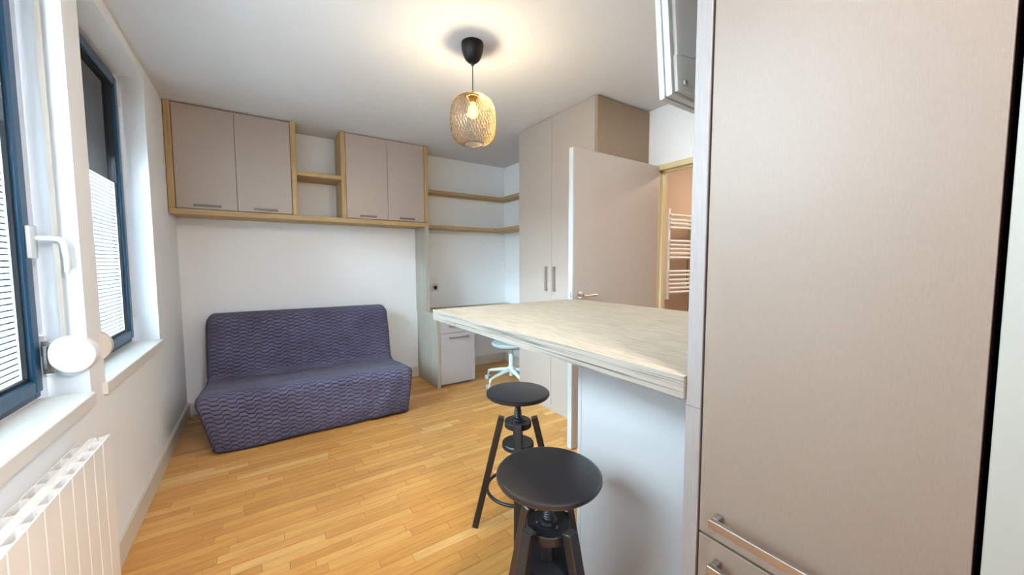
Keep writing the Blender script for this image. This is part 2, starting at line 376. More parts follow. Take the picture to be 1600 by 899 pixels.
# ------------------------------------------------------------------ windows
M_slat = mat('grey_beige_shutter', srgb(240, 236, 228), .5)
M_guide = mat('grey_shutter_guide', srgb(150, 152, 156), .5)
def rect_frame(bm, x0, x1, y0, y1, z0, z1, wd, bev=.004):
    box(bm, x0, x1, y0, y0+wd, z0, z1, bev); box(bm, x0, x1, y1-wd, y1, z0, z1, bev)
    box(bm, x0, x1, y0+wd-.002, y1-wd+.002, z0, z0+wd, bev); box(bm, x0, x1, y0+wd-.002, y1-wd+.002, z1-wd, z1, bev)
def make_window(name, y0, y1, leaves, sill_y, handle_y, hinge_y):
    wn = empty(name, (-.15, (y0+y1)/2, Z_SILL), kind='structure')
    f0, f1, z0, z1 = y0-.036, y1+.038, Z_SILL, 2.412
    bm = B(); rect_frame(bm, -.168, -.135, f0, f1, z0, z1, .042); link('window_frame', bm, M_blue, wn)
    n = leaves; wdt = (f1-f0-.06)/n
    for i in range(n):
        a = f0+.030+i*wdt; b = a+wdt; s0, s1 = z0+.026, z1-.030
        bm = B(); rect_frame(bm, -.162, -.118, a, b, s0, s1, .052, .006); sash = link('sash', bm, M_blue, wn)
        bm = B(); rect_frame(bm, -.158, -.132, a+.050, b-.050, s0+.050, s1-.050, .013, 0); link('gasket', bm, M_black, sash)
        bm = B(); box(bm, -.150, -.145, a+.06, b-.06, s0+.06, s1-.06); link('pane', bm, M_glass, sash)
        bm = B(); g0, g1 = a+.063, b-.063; zb, zt = s0+.063, 1.757
        k = int((zt-zb)/.0205)
        box(bm, -.1444, -.1439, g0, g0+.012, zb, zt); box(bm, -.1444, -.1439, g1-.012, g1, zb, zt)
        for j in range(k+1):
            q = zb+j*.0205; box(bm, -.1444, -.1439, g0+.012, g1-.012, q, min(q+.0150, zt))
        link('striped_film', bm, M_film, sash)
    # sill board
    bm = B(); prism(bm, [(-.135, sill_y[0]), (.014, sill_y[0]), (.014, sill_y[1]-.012), (.004, sill_y[1]), (-.135, sill_y[1])], 'z', Z_SILL-.048, Z_SILL, .003)
    link('window_sill', bm, M_sill, wn)
    if not handle_y:                                     # roller shutter let down a third of the way, outside the pane
        for k in range(10):
            za = 1.955+k*.0465
            bm = B(); prism(bm, [(-.200, za), (-.194, za+.004), (-.191, za+.022), (-.194, za+.041), (-.200, za+.045), (-.204, za+.022)], 'y', f0+.004, f1-.004)
            link('shutter_slat', bm, M_slat, wn)
        bm = B(); box(bm, -.212, -.182, f0+.006, f1-.006, 1.930, 1.9545, .003); link('shutter_bottom_rail', bm, M_slat, wn)
        for yy in (f0, f1-.022):
            bm = B(); box(bm, -.222, -.205, yy, yy+.022, Z_SILL, 2.412); link('shutter_guide', bm, M_guide, wn)
    for hz in (2.27, .98):
        bm = B(); box(bm, -.135, -.112, hinge_y-.008, hinge_y+.008, hz-.04, hz+.04, .003); link('hinge', bm, M_white, wn)
    if handle_y:
        y = handle_y
        bm = B(); prism(bm, [(-.118, y-.022), (-.104, y-.016), (-.098, y-.006), (-.098, y+.006), (-.104, y+.016), (-.118, y+.022)], 'z', 1.30, 1.415, .003)
        hp = link('handle_plate', bm, mat('brushed_aluminium', srgb(200, 202, 202), .4, .6), wn)
        bm = B(); tube(bm, [(-.10, y, 1.372), (-.075, y, 1.372), (-.052, y, 1.372), (-.040, y, 1.366), (-.034, y, 1.35), (-.030, y, 1.31), (-.029, y, 1.262), (-.034, y, 1.250)], [.009, .009, .010, .0105, .0105, .0105, .010, .007], 10)
        link('handle_lever', bm, mat('silver_lever', srgb(226, 230, 230), .3, .3), hp, smooth=True)
    return wn
make_window('window_1', W1[0], W1[1], 2, (W1[0]-.03, 2.052), 2.03, 2.083)
make_window('window_2', W2[0], W2[1], 1, (2.165, 3.240), None, 3.262)

# shutter strap winders
def winder(y, s, mt, label, strap):
    t = empty('strap_winder', (-.05, y, .94), label, 'strap winder', 'shutter strap winders')
    cx, cz = -.033, .945
    pts = []
    for k in range(40):
        a = 2*math.pi*k/40; r = 1.0
        px, pz = .062*math.cos(a), .066*math.sin(a)
        e = max(0, math.cos(a-math.radians(128)))**6
        pts.append((cx+px*(1+.16*e), cz+pz*(1+.16*e)))
    ctr = Vector((cx, 0, cz))
    bm = B(); layers = [(1.0, 0), (1.0, .030), (.95, .040), (.80, .044)]
    rings = []
    for sc, dy in layers:
        rings.append([bm.verts.new((cx+(p[0]-cx)*sc, y+s*dy, cz+(p[1]-cz)*sc)) for p in pts])
    for a, b in zip(rings[:-1], rings[1:]):
        for k in range(40): bm.faces.new((a[k], a[(k+1) % 40], b[(k+1) % 40], b[k]))
    bm.faces.new(rings[0]); bm.faces.new(rings[-1])
    link('winder_case', bm, mt, t, smooth=True)
    bm = B(); box(bm, -.118, -.085, y-.002 if s < 0 else y, y if s < 0 else y+.002, .88, 1.0)
    box(bm, -.112, -.10, min(y, y+s*.02), max(y, y+s*.02), .90, .985, .002)
    link('bracket', bm, M_steel, t)
    if strap:
        bm = B(); box(bm, -.066, -.052, y+s*.012-.0012, y+s*.012+.0012, 1.0, Z_HEAD-.002); link('strap', bm, mat('beige_webbing', srgb(196, 184, 170), .9), t)
    return t
winder(2.058, -1, M_white, 'white egg-shaped shutter strap winder with strap, beside the window with the handle', True)
winder(2.185, 1, M_white2, 'cream shutter strap winder half hidden behind the pier between the windows', True)

# ------------------------------------------------------------------ buildings outside
bm = B(); box(bm, -80, -.35, -60, 80, -8.2, -8); link('ground_street', bm, mat('grey_asphalt', srgb(92, 90, 90), .9), kind='structure')  # street plane added to keep sky light from below off the ceiling
fac = empty('apartment_building', (-9, 14, -8), 'pale grey building outside, seen through the upper pane of the near window', 'building')
bm = B(); box(bm, -16, -1.2, 13, 20, -8, 11); link('facade', bm, mat('grey_render', srgb(104, 100, 98), .9), fac)
bm = B(); box(bm, -4.6, -3.7, 12.8, 13, 2, 12); link('brick_pier', bm, mat('grey_brown_brick', srgb(78, 70, 58), .9), fac)
for i in range(3):
    for j in range(4):
        x0, z0 = -14+i*3.4, -6+j*3.2
        bm = B(); box(bm, x0, x0+1.3, 12.95, 13.02, z0, z0+1.7); link('window', bm, mat('dark_far_pane', srgb(60, 64, 70), .15), fac)
low = empty('annex_building', (-4, 9, -8), 'low pale pink annex seen in the far window between roller shutter and striped film', 'building')
bm = B(); box(bm, -9, -1.5, 9.5, 12.5, -8, 3.25); link('wall', bm, mat('pale_pink_render', srgb(84, 78, 79), .9), low)
bm = B(); box(bm, -9.1, -1.4, 9.4, 12.6, 3.25, 3.38); link('roof', bm, mat('dark_slate', srgb(60, 60, 66), .8), low)
for x0 in (-3.0, -4.8):
    bm = B(); box(bm, x0, x0+.8, 9.45, 9.52, .8, 3.0); link('shutter', bm, mat('grey_shutter', srgb(90, 92, 98), .6), low)
opp = empty('unseen_street_house', (-14, 1, -8), 'unseen grey house block kept to hold back low sky light, farthest outside', 'building')  # out of view; kept and sized to cut low sky light into the room
bm = B(); box(bm, -20, -13, -14, 9.5, -8, 4.6); link('wall', bm, mat('white_render', srgb(120, 118, 118), .9), opp)
bm = B(); box(bm, -20.2, -12.8, -14.2, 9.7, 4.6, 4.9); link('roof', bm, mat('dark_slate_roof', srgb(60, 60, 66), .8), opp)
for j in range(2):
    for i in range(4):
        bm = B(); box(bm, -13.03, -12.95, -8+i*3.6, -6.8+i*3.6, -4+j*3, -2.3+j*3); link('window', bm, mat('dark_pane', srgb(60, 70, 80), .15), opp)

# ------------------------------------------------------------------ bar handle helper
def bar_handle(parent, p0, p1, out, th=.010, mt=None, dark=True):
    """square bow handle: p0,p1 = the bar ends on the door face; out = direction off the door"""
    p0, p1, out = Vector(p0), Vector(p1), Vector(out); ln = out.length; o = out.normalized(); d = (p1-p0).normalized(); side = d.cross(o)
    bm = B()
    beam(bm, p0+out-o*th/2, p1+out-o*th/2, th*1.3, th, side, .0012)
    for p in (p0+d*th/2, p1-d*th/2): beam(bm, p, p+out-o*th*.9, th*1.3, th, side, .0012)
    return link('handle', bm, mt or M_steel, parent)

# ------------------------------------------------------------------ wall unit over the sofa
YC = 3.749; DT = .018; ZB0, ZB1 = 1.657, 1.699
TOPG = .010
def wall_cab(x0, xs, x1, wl, wr, label):
    t = empty('wall_cabinet', ((x0+x1)/2, YB, ZB1), label, 'cabinet', 'oak framed wall cabinets')
    bm = B()
    box(bm, x0, x0+wl, YC, YB, ZB1+.001, H, .0015); box(bm, x1-wr, x1, YC, YB, ZB1+.001, H, .0015)
    box(bm, x0+wl, x1-wr, YC+.012, YB, H-.03, H-.006)
    link('carcass', bm, M_oak_v, t)
    bm = B(); box(bm, x0+wl, x1-wr, YC+.024, YC+.03, ZB1+.002, H-.03); link('interior_panel', bm, M_dark, t)
    for a, b, hx in ((x0+wl+.004, xs-.0015, None), (xs+.0015, x1-wr-.004, None)):
        bm = B(); box(bm, a, b, YC+.001, YC+.001+DT, ZB1+.005, H-TOPG, .001); d = link('cabinet_door', bm, M_lam, t)
        c = (a+b)/2; hh = (.082 if c < 1.1 else .072)
        c2 = c+({True: .0}.get(True))
        bar_handle(d, (c2-hh, YC+.001, 1.728), (c2+hh, YC+.001, 1.728), (0, -.032, 0), .010, M_steel_dark)
wall_cab(.004, .421, .845, .040, .040, 'taupe two-door wall cabinet framed in oak, in the corner by the windows')
wall_cab(1.200, 1.617, 2.033, .037, .040, 'taupe two-door wall cabinet framed in oak, right of the open niche')
bm = B(); box(bm, .004, 2.033, YC, YB, ZB0, ZB1, .0015)
link('oak_board', bm, M_oak, None, origin=(1.0, YC, ZB0), label='long horizontal oak board under both wall cabinets and the niche', cat='shelf')
bm = B(); box(bm, .846, 1.199, YC+.004, YB, 2.045, 2.080, .0015)
link('niche_shelf', bm, M_oak, None, origin=(1.02, YC, 2.045), label='short oak shelf in the niche between the two wall cabinets', cat='shelf')
bm = B(); box(bm, 1.993, 2.033, YC, YB, .766, ZB0-.001, .0015)
link('upright_panel', bm, M_ash_v, None, origin=(2.013, YC, .766), label='vertical washed oak panel standing on the desk end beside the sofa wall', cat='panel')
def l_shelf(z0, z1, d_back, d_right, label):
    t = empty('corner_shelf', (XR, YB, z0), label, 'shelf', 'oak corner shelves over the desk')
    bm = B(); box(bm, 2.034, XR-.001, YB-d_back, YB, z0, z1, .0015); link('board', bm, M_oak, t)
    bm = B(); box(bm, XR-d_right, XR-.001, 2.895, YB-d_back-.0006, z0, z1, .0015); link('board', bm, M_oak_y, t)
l_shelf(2.045, 2.080, .15, .15, 'upper of the two oak corner shelves over the desk')
l_shelf(1.657, 1.693, .20, .25, 'lower, deeper of the two oak corner shelves over the desk')

# ------------------------------------------------------------------ desk and drawer unit
YD = 3.504
t = empty('desk', (2.0, YD, 0), 'washed oak corner desk between the sofa and the tall wardrobe', 'desk')
bm = B(); box(bm, 2.0, 2.038, YD, YB-.001, 0, .726, .0015); link('side_panel', bm, M_ash_v, t)
bm = B(); box(bm, 1.996, XR-.001, YD, YB-.001, .728, .765, .0015); link('desktop', bm, grained('washed_oak_desktop', srgb(160, 150, 132), srgb(190, 180, 162), (.05, 1, 1), 60), t)
t = empty('drawer_unit', (2.235, YD, 0), 'light grey two-drawer unit under the desk', 'drawer unit')
bm = B(); box(bm, 2.042, 2.428, YD+.022, YB-.02, .03, .725); box(bm, 2.06, 2.41, YD+.06, YB-.05, 0, .03); link('carcass', bm, M_grey_front, t)
for z0, z1, hz in ((.560, .722, .627), (.028, .555, .510)):
    bm = B(); box(bm, 2.041, 2.430, YD+.002, YD+.021, z0, z1, .001); d = link('drawer', bm, M_grey_front, t)
    bar_handle(d, (2.136, YD+.002, hz), (2.357, YD+.002, hz), (0, -.028, 0), .008)
# power socket
t = empty('power_socket', (2.22, YB, .998), 'white power socket on the back wall above the desk', 'socket')
bm = B(); box(bm, 2.182, 2.258, YB-.010, YB, .957, 1.040, .003); link('plate', bm, M_white2, t)
bm = B(); lathe(bm, [(.0, 0), (.020, 0), (.022, .003), (.024, .004), (.026, .0)], seg=24)
bm.transform(Matrix.Translation((2.22, YB-.0105, .998)) @ Matrix.Rotation(math.radians(90), 4, 'X')); link('socket_well', bm, mat('socket_cream', srgb(190, 184, 176), .5), t)
for dx, dz in ((-.009, 0), (.009, 0)):
    bm = B(); tube(bm, [(2.22+dx, YB-.0125, .998+dz), (2.22+dx, YB-.0105, .998+dz)], .003, 8); link('contact_hole', bm, M_black, t)

# ------------------------------------------------------------------ tall wardrobe
XCU = 2.589; WY0, WY1 = 1.921, 2.894
t = empty('wardrobe', (XCU, (WY0+WY1)/2, 0), 'tall two-door greige wardrobe reaching the ceiling beside the desk', 'wardrobe')
bm = B(); box(bm, XCU, XR-.001, WY0, WY0+.019, 0, H-.012, .001); link('side_panel', bm, grained('taupe_side_laminate', srgb(146, 124, 100), srgb(154, 132, 108), (1, 1, .06), 120, .4, .4, .05), t)
bm = B(); box(bm, XCU+.022, XR-.001, WY0+.021, WY1, .055, H-.004); link('carcass', bm, M_lam_tall, t)
bm = B(); box(bm, XCU+.006, XCU+.02, WY0+.019, WY1, 0, .046); link('plinth', bm, M_lam_tall, t)
for a, b, hy in ((2.4265, WY1, 2.478), (WY0+.023, 2.4235, 2.374)):
    bm = B(); box(bm, XCU, XCU+.02, a, b, .050, H-.004, .001); d = link('wardrobe_door', bm, M_lam_tall, t)
    bar_handle(d, (XCU, hy, 1.042), (XCU, hy, 1.246), (-.028, 0, 0), .009)

# ------------------------------------------------------------------ sofa bed with quilted cover
def build_sofa():
    t = empty('sofa', (.89, 3.5, 0), 'sofa bed under a purple-grey quilted cover along the back wall', 'sofa')
    # cross-section (y, z), hem in front -> seat -> back -> top -> hem behind
    key = [(3.085, .018), (3.078, .10), (3.09, .20), (3.10, .29), (3.108, .345), (3.13, .383), (3.17, .396), (3.25, .393), (3.4, .378), (3.55, .362), (3.68, .352), (3.735, .362), (3.758, .395),
           (3.775, .46), (3.80, .58), (3.825, .70), (3.845, .79), (3.862, .842), (3.90, .868), (3.95, .865), (3.985, .83), (3.995, .74), (4.0, .5), (4.0, .25), (4.0, .018)]
    prof = []
    def cr(p0, p1, p2, p3, s):
        return [0.5*((2*p1[i])+(-p0[i]+p2[i])*s+(2*p0[i]-5*p1[i]+4*p2[i]-p3[i])*s*s+(-p0[i]+3*p1[i]-3*p2[i]+p3[i])*s**3) for i in (0, 1)]
    for i in range(len(key)-1):
        p0, p1, p2, p3 = key[max(i-1, 0)], key[i], key[i+1], key[min(i+2, len(key)-1)]
        n = max(2, int(math.dist(p1, p2)/.022))
        for k in range(n): prof.append(cr(p0, p1, p2, p3, k/n))
    prof.append(list(key[-1])); n = len(prof)
    arc = [0.]
    for a, b in zip(prof[:-1], prof[1:]): arc.append(arc[-1]+math.dist(a, b))
    nor = []
    for i in range(n):
        a, b = prof[max(i-1, 0)], prof[min(i+1, n-1)]; dy, dz = b[0]-a[0], b[1]-a[1]; l = math.hypot(dy, dz) or 1
        nor.append((dz/l, -dy/l))      # inward (to the mattress side)
    XL, XRR = .150, 1.622; Rr = .045
    st = []                             # (x, inset)
    for k in range(6):
        a = math.pi/2*k/6; st.append((XL+Rr*(1-math.sin(math.pi/2*k/6+0.0)) if False else XL+Rr*(1-math.cos(a)), Rr*(1-math.sin(a))))
    m_ = 84
    for k in range(m_+1): st.append((XL+Rr+(XRR-XL-2*Rr)*k/m_, 0))
    for k in range(5, -1, -1):
        a = math.pi/2*k/6; st.append((XRR-Rr*(1-math.cos(a)), Rr*(1-math.sin(a))))
    bm = B(); uvl = bm.loops.layers.uv.new('UVMap')
    from mathutils import noise
    grid = []
    def pos(x, ins, i):
        y, z = prof[i]; y += nor[i][0]*ins; z = z+nor[i][1]*ins
        if i < 3 or i > n-4: z = max(z, .014)
        fx = (x-XL)/(XRR-XL)
        # cover hangs in towards the hem
        low = max(0., min(1., (.37-z)/.35)) if z < .37 else 0.
        x += low*(.092*max(0, 1-fx*3.0) - .055*max(0, 1-(1-fx)*3.5))
        if z > .62:
            de = min(x-XL, XRR-x); rc = .075
            if de < rc: z -= (rc-math.sqrt(max(0, rc*rc-(rc-max(de, 0))**2)))*min(1, (z-.62)/.2)
        if y < 3.7 and z > .25:
            de = min(x-XL, XRR-x); rc = .05
            if de < rc: z -= .5*(rc-math.sqrt(max(0, rc*rc-(rc-max(de, 0))**2)))
        if y >= 3.75: x += (.010*(1-fx) - .004*fx)
        # soft folds
        front = max(0., min(1., (.36-z)/.3)) * (1 if y < 3.4 else 0)
        y += front*(.010*noise.noise(Vector((x*3.2, z*2.0, 1.3))) + .006*math.sin(x*9+z*6))
        y -= front*.014*math.exp(-((x-1.40-(z-.2)*.5)/.05)**2); y += front*.010*math.exp(-((x-1.30-(z-.2)*.5)/.05)**2)
        if y > 3.75 and z > .4: y += .006*noise.noise(Vector((x*5, z*6, 4.)))
        seat = 1. if (3.15 < y < 3.7 and z > .3) else 0
        z += seat*.008*noise.noise(Vector((x*4, y*5, 8.)))
        if i < 4: z += .008*(1+math.sin(x*11))*.5
        z -= .012*(fx if z > .3 else 0)
        return Vector((x, y, z))
    for x, ins in st: grid.append([bm.verts.new(pos(x, ins, i)) for i in range(n)])
    for j in range(len(st)-1):
        for i in range(n-1):
            f = bm.faces.new((grid[j][i], grid[j+1][i], grid[j+1][i+1], grid[j][i+1]))
            for lp, (jj, ii) in zip(f.loops, ((j, i), (j+1, i), (j+1, i+1), (j, i+1))): lp[uvl].uv = (st[jj][0], arc[ii])
    for col in (grid[0], grid[-1]):
        for a, b, c in tessellate_polygon([[Vector((v.co.y, v.co.z, 0)) for v in col]]):
            f = bm.faces.new((col[a], col[b], col[c]))
            for lp in f.loops: lp[uvl].uv = (lp.vert.co.y, lp.vert.co.z)
    edge_r = [Vector(v.co) for v in grid[-4]]; edge_l = [Vector(v.co) for v in grid[3]]
    hem = [Vector(c[0].co) for c in grid]
    link('quilted_cover', bm, M_quilt, t, smooth=True)
    bm = B(); tube(bm, hem, .006, 6); link('hem', bm, M_piping, t, smooth=True)
    for e in (edge_l, edge_r):
        bm = B(); tube(bm, e[::2], .004, 6); link('piping', bm, M_piping, t, smooth=True)
    for x in (.30, 1.48):
        for y in (3.2, 3.9):
            bm = B(); box(bm, x-.02, x+.02, y-.02, y+.02, 0, .2); link('foot', bm, M_black, t)
build_sofa()

# ------------------------------------------------------------------ pendant lamp
LX, LY = 1.567, 1.888
t = empty('pendant_lamp', (LX, LY, H), 'brass wire mesh pendant lamp on a black cup canopy', 'lamp')
bm = B(); lathe(bm, [(.060, H), (.061, H-.012), (.058, H-.040), (.050, H-.066), (.038, H-.088), (.022, H-.102), (.010, H-.107), (.007, H-.118), (.0, H-.119)], LX, LY, 40); link('canopy', bm, M_lamp_black, t, smooth=True)
bm = B(); tube(bm, [(LX, LY, H-.115), (LX, LY, 2.215)], .0026, 8); link('cord', bm, M_lamp_black, t)
bm = B(); lathe(bm, [(.006, 2.228), (.008, 2.214), (.008, 2.206)], LX, LY, 16); link('cord_grip', bm, M_lamp_black, t)
# profile of the shade, top ring to bottom ring
SP = [(.038, 2.204), (.062, 2.200), (.086, 2.190), (.106, 2.170), (.119, 2.142), (.125, 2.105), (.127, 2.070), (.126, 2.035), (.121, 2.002), (.110, 1.975), (.094, 1.957), (.074, 1.947), (.056, 1.943)]
def sp_at(s):
    s = s*(len(SP)-1); i = min(int(s), len(SP)-2); f = s-i
    return SP[i][0]*(1-f)+SP[i+1][0]*f, SP[i][1]*(1-f)+SP[i+1][1]*f
bm = B(); NW = 44
for k in range(NW):
    for sgn in (1, -1):
        pts = []
        for j in range(25):
            s = j/24; r, z = sp_at(s); a = 2*math.pi*k/NW + sgn*s*1.55
            pts.append((LX+r*math.cos(a), LY+r*math.sin(a), z))
        tube(bm, pts, .00085, 3, caps=False)
shade = link('lamp_shade', bm, M_brass, t)
bm = B(); tube(bm, [(LX+.056*math.cos(a), LY+.056*math.sin(a), 1.943) for a in [2*math.pi*k/40 for k in range(40)]], .0022, 6, closed=True); link('rim_ring', bm, M_lamp_black, shade, smooth=True)
bm = B(); lathe(bm, [(.0, 2.2045), (.037, 2.2045), (.037, 2.199), (.0, 2.199)], LX, LY, 32); link('top_disc', bm, mat('dark_bronze', srgb(70, 52, 26), .5, .6), shade)
bm = B(); lathe(bm, [(.019, 2.199), (.019, 2.172), (.016, 2.166), (.0, 2.166)], LX, LY, 24); link('bulb_socket', bm, mat('brass_socket', srgb(150, 108, 40), .4, .7), t, smooth=True)
bm = B(); lathe(bm, [(.012, 2.168), (.014, 2.158), (.024, 2.142), (.029, 2.124), (.029, 2.110), (.024, 2.096), (.014, 2.087), (.0, 2.084)], LX, LY, 24); bulb = link('bulb', bm, M_bulb_glass, t, smooth=True)
bm = B()
for k in range(4):
    a = math.pi/2*k+.4; tube(bm, [(LX+.007*math.cos(a), LY+.007*math.sin(a), 2.098), (LX+.004*math.cos(a), LY+.004*math.sin(a), 2.140)], .0011, 6)
link('filament', bm, M_fil, bulb)

# ------------------------------------------------------------------ radiator under the near window
t = empty('radiator', (.05, 1.4, .10), 'white ribbed aluminium radiator under the near window', 'radiator')
PIT = .0815; RT = .682; X0, X1 = .006, .090
def rad_element():
    bm = B(); y0, y1 = -PIT/2+.0007, PIT/2-.0007
    # front plate, with folded side lips
    prism(bm, [(X1-.0008, y0+.0010), (X1, y0+.0025), (X1, y1-.0025), (X1-.0008, y1-.0010), (X1-.010, y1), (X1-.012, y1-.003), (X1-.004, y1-.006), (X1-.004, y0+.006), (X1-.012, y0+.003), (X1-.010, y0)], 'z', .10, RT)
    # centre column, rounded
    prism(bm, [(X1-.034, -.012), (X1-.034, .012), (X1-.038, .017), (X1-.050, .017), (X1-.054, .012), (X1-.054, -.012), (X1-.050, -.017), (X1-.038, -.017)], 'z', .12, RT-.030)
    # collar over the column, the full pitch wide, with a soft crown
    prism(bm, [(X1-.056, RT-.060), (X1-.056, RT-.012), (X1-.051, RT-.003), (X1-.037, RT-.003), (X1-.032, RT-.012), (X1-.032, RT-.060)], 'y', y0, y1)
    # web from the collar to the front plate and to the back plate
    box(bm, X1-.034, X1-.003, -.0010, .0010, .12, RT-.004)
    box(bm, X0, X1-.054, -.0010, .0010, .12, RT-.014)
    box(bm, X0, X0+.002, y0, y1, .12, RT-.014)
    return bm
bm = rad_element(); rb = Vector((.05, 1.4, .10))
me = bpy.data.meshes.new('element'); bm.transform(Matrix.Translation((-.05, 0, -.10))); bmesh.ops.recalc_face_normals(bm, faces=bm.faces); bm.to_mesh(me); bm.free(); me.materials.append(M_rad)
for k in range(12):
    o = bpy.data.objects.new('element', me); COL.objects.link(o); o.parent = t; o.location = (0, 1.850-PIT/2-k*PIT-1.4, 0)
bm = B(); prism(bm, [(X1-.001, .10), (X1-.001, RT-.004), (X1-.030, RT-.006), (X1-.030, .10)], 'y', 1.8505, 1.8535); link('end_plate', bm, M_rad, t)
bm = B(); tube(bm, [(.045, 1.80, .14), (.045, 1.875, .14), (.045, 1.89, .12), (.045, 1.89, 0)], .009, 10); link('pipe', bm, M_rad, t, smooth=True)
for yb in (1.115, 1.60):
    bm = B(); box(bm, .001, .0055, yb, yb+.03, .55, .60); link('wall_bracket', bm, M_rad, t)

# ------------------------------------------------------------------ bar counter
XT0, XT1, YT0, YT1, ZT0, ZT1 = 1.243, 2.186, .4135, 1.7205, 1.004, 1.052
def rounded(x0, x1, y0, y1, rc):
    pts = [(x0, y0), (x1, y0)]
    for k in range(9):
        a = math.pi/2*k/8; pts.append((x1-rc+rc*math.cos(a), y1-rc+rc*math.sin(a)))
    pts.append((x0, y1)); return pts
t = empty('bar_counter', ((XT0+XT1)/2, (YT0+YT1)/2, ZT0), 'washed oak bar counter worktop in front of the stools', 'counter')
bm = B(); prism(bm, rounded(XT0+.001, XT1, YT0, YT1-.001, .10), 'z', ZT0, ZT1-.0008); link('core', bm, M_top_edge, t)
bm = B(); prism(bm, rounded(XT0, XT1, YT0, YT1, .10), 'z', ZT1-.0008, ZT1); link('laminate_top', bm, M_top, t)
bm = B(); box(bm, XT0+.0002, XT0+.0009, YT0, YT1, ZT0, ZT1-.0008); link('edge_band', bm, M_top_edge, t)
XP = 1.50
t = empty('base_cabinet', (1.8, .7, 0), 'white panelled base under the bar counter behind the stools', 'cabinet')
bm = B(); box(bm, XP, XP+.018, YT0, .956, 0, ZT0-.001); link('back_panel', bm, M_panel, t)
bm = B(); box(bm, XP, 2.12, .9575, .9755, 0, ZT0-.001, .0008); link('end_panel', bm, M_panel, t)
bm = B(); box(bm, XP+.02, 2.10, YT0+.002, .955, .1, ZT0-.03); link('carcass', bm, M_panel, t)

# ------------------------------------------------------------------ tall cabinets by the camera
XF = 1.251; XK = 1.86; ZS = .993; ZTC = H-.02
t = empty('tall_cabinet', (XF, .2, 0), 'tall narrow greige cabinet with steel handles at the end of the counter', 'cabinet')
bm = B(); box(bm, XF, XK, .383, .4125, 0, ZS-.0006, .0008); link('end_panel', bm, M_strip, t)
bm = B(); box(bm, XF, XK, .383, .4125, ZS+.0006, ZTC, .0008); link('end_panel', bm, M_strip, t)
bm = B(); box(bm, XF+.024, XK, .042, .380, .06, ZTC); link('carcass', bm, M_dark, t)
bm = B(); box(bm, XF+.002, XF+.020, .0435, .3785, .749, ZTC, .0012, 2); d = link('cabinet_door', bm, M_lam_darkened, t)
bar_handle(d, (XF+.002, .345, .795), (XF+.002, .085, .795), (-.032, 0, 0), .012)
bm = B(); box(bm, XF+.002, XF+.020, .0435, .3785, .40, .7435, .0012, 2); d = link('drawer', bm, M_lam_darkened, t)
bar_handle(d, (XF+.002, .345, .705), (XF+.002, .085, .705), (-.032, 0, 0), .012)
bm = B(); box(bm, XF+.002, XF+.020, .0435, .3785, .10, .396, .0012, 2); link('drawer', bm, M_lam_darkened, t)
bm = B(); box(bm, XF+.03, XF+.04, .042, .38, 0, .098); link('plinth', bm, M_strip, t)
t = empty('fridge_cabinet', (XF, -.3, 0), 'pale grey tall cabinet at the right edge beyond the black gap', 'cabinet')
bm = B(); box(bm, XF+.024, XK, -.60, .030, .06, ZTC); link('carcass', bm, M_dark, t)
bm = B(); box(bm, XF+.002, XF+.020, -.60, .0365, .10, ZTC, .0012, 2); link('cabinet_door', bm, M_lam_grey, t)
bm = B(); box(bm, XF+.03, XF+.04, -.60, .03, 0, .098); link('plinth', bm, M_strip, t)

# ------------------------------------------------------------------ television over the counter, seen from behind
tv = empty('television', (1.70, .53, 1.66), 'white wall-mounted television seen from behind above the counter', 'television')
def tilt(bm):
    bm.transform(Matrix.Translation((0, .55, 1.657)) @ Matrix.Rotation(math.radians(-4.5), 4, 'X') @ Matrix.Translation((0, -.55, -1.657)))
TX0, TX1, TZ0, TZ1 = 1.338, 2.06, 1.657, 2.09
bm = B(); box(bm, TX0, TX1, .536, .550, TZ0, TZ1, .004, 2); tilt(bm); link('bezel', bm, M_tv_front, tv)
bm = B(); box(bm, TX0+.002, TX1-.002, .518, .5345, TZ0+.002, TZ1-.002, .005, 2); tilt(bm); link('frame_shell', bm, M_tv_front, tv)
bm = B(); box(bm, TX0+.02, TX1-.02, .5502, .5515, TZ0+.03, TZ1-.02); tilt(bm); link('screen', bm, M_screen, tv)
def back_prof(x0, x1, depth):
    return [(x0, .519), (x0+.004, .512), (x0+.014, .508), (x0+.045, .504), (x0+.085, depth+.006), (x0+.105, depth), (x1-.105, depth), (x1-.085, depth+.006), (x1-.045, .504), (x1-.014, .508), (x1-.004, .512), (x1, .519)]
bm = B(); prism(bm, back_prof(TX0+.016, TX1-.016, .476), 'z', TZ0+.094, TZ1-.016); tilt(bm); bc = link('back_cover', bm, M_tv_back, tv, smooth=True)
bm = B(); prism(bm, back_prof(TX0+.012, TX1-.012, .484), 'z', TZ0+.010, TZ0+.0925); tilt(bm); link('lower_cover', bm, M_tv_back, bc, smooth=True)
for sx in (TX0+.036, TX1-.036):
    bm = B(); tube(bm, [(sx, .5020, TZ0+.030), (sx, .5065, TZ0+.030)], .006, 14); tilt(bm); link('screw_hole', bm, mat('grey_screw', srgb(140, 142, 140), .6), tv)
bm = B(); box(bm, 1.62, 1.78, .4135, .425, 1.78, 1.95, .002); box(bm, 1.66, 1.74, .423, .486, 1.84, 1.90, .002); link('wall_bracket', bm, M_black, tv)

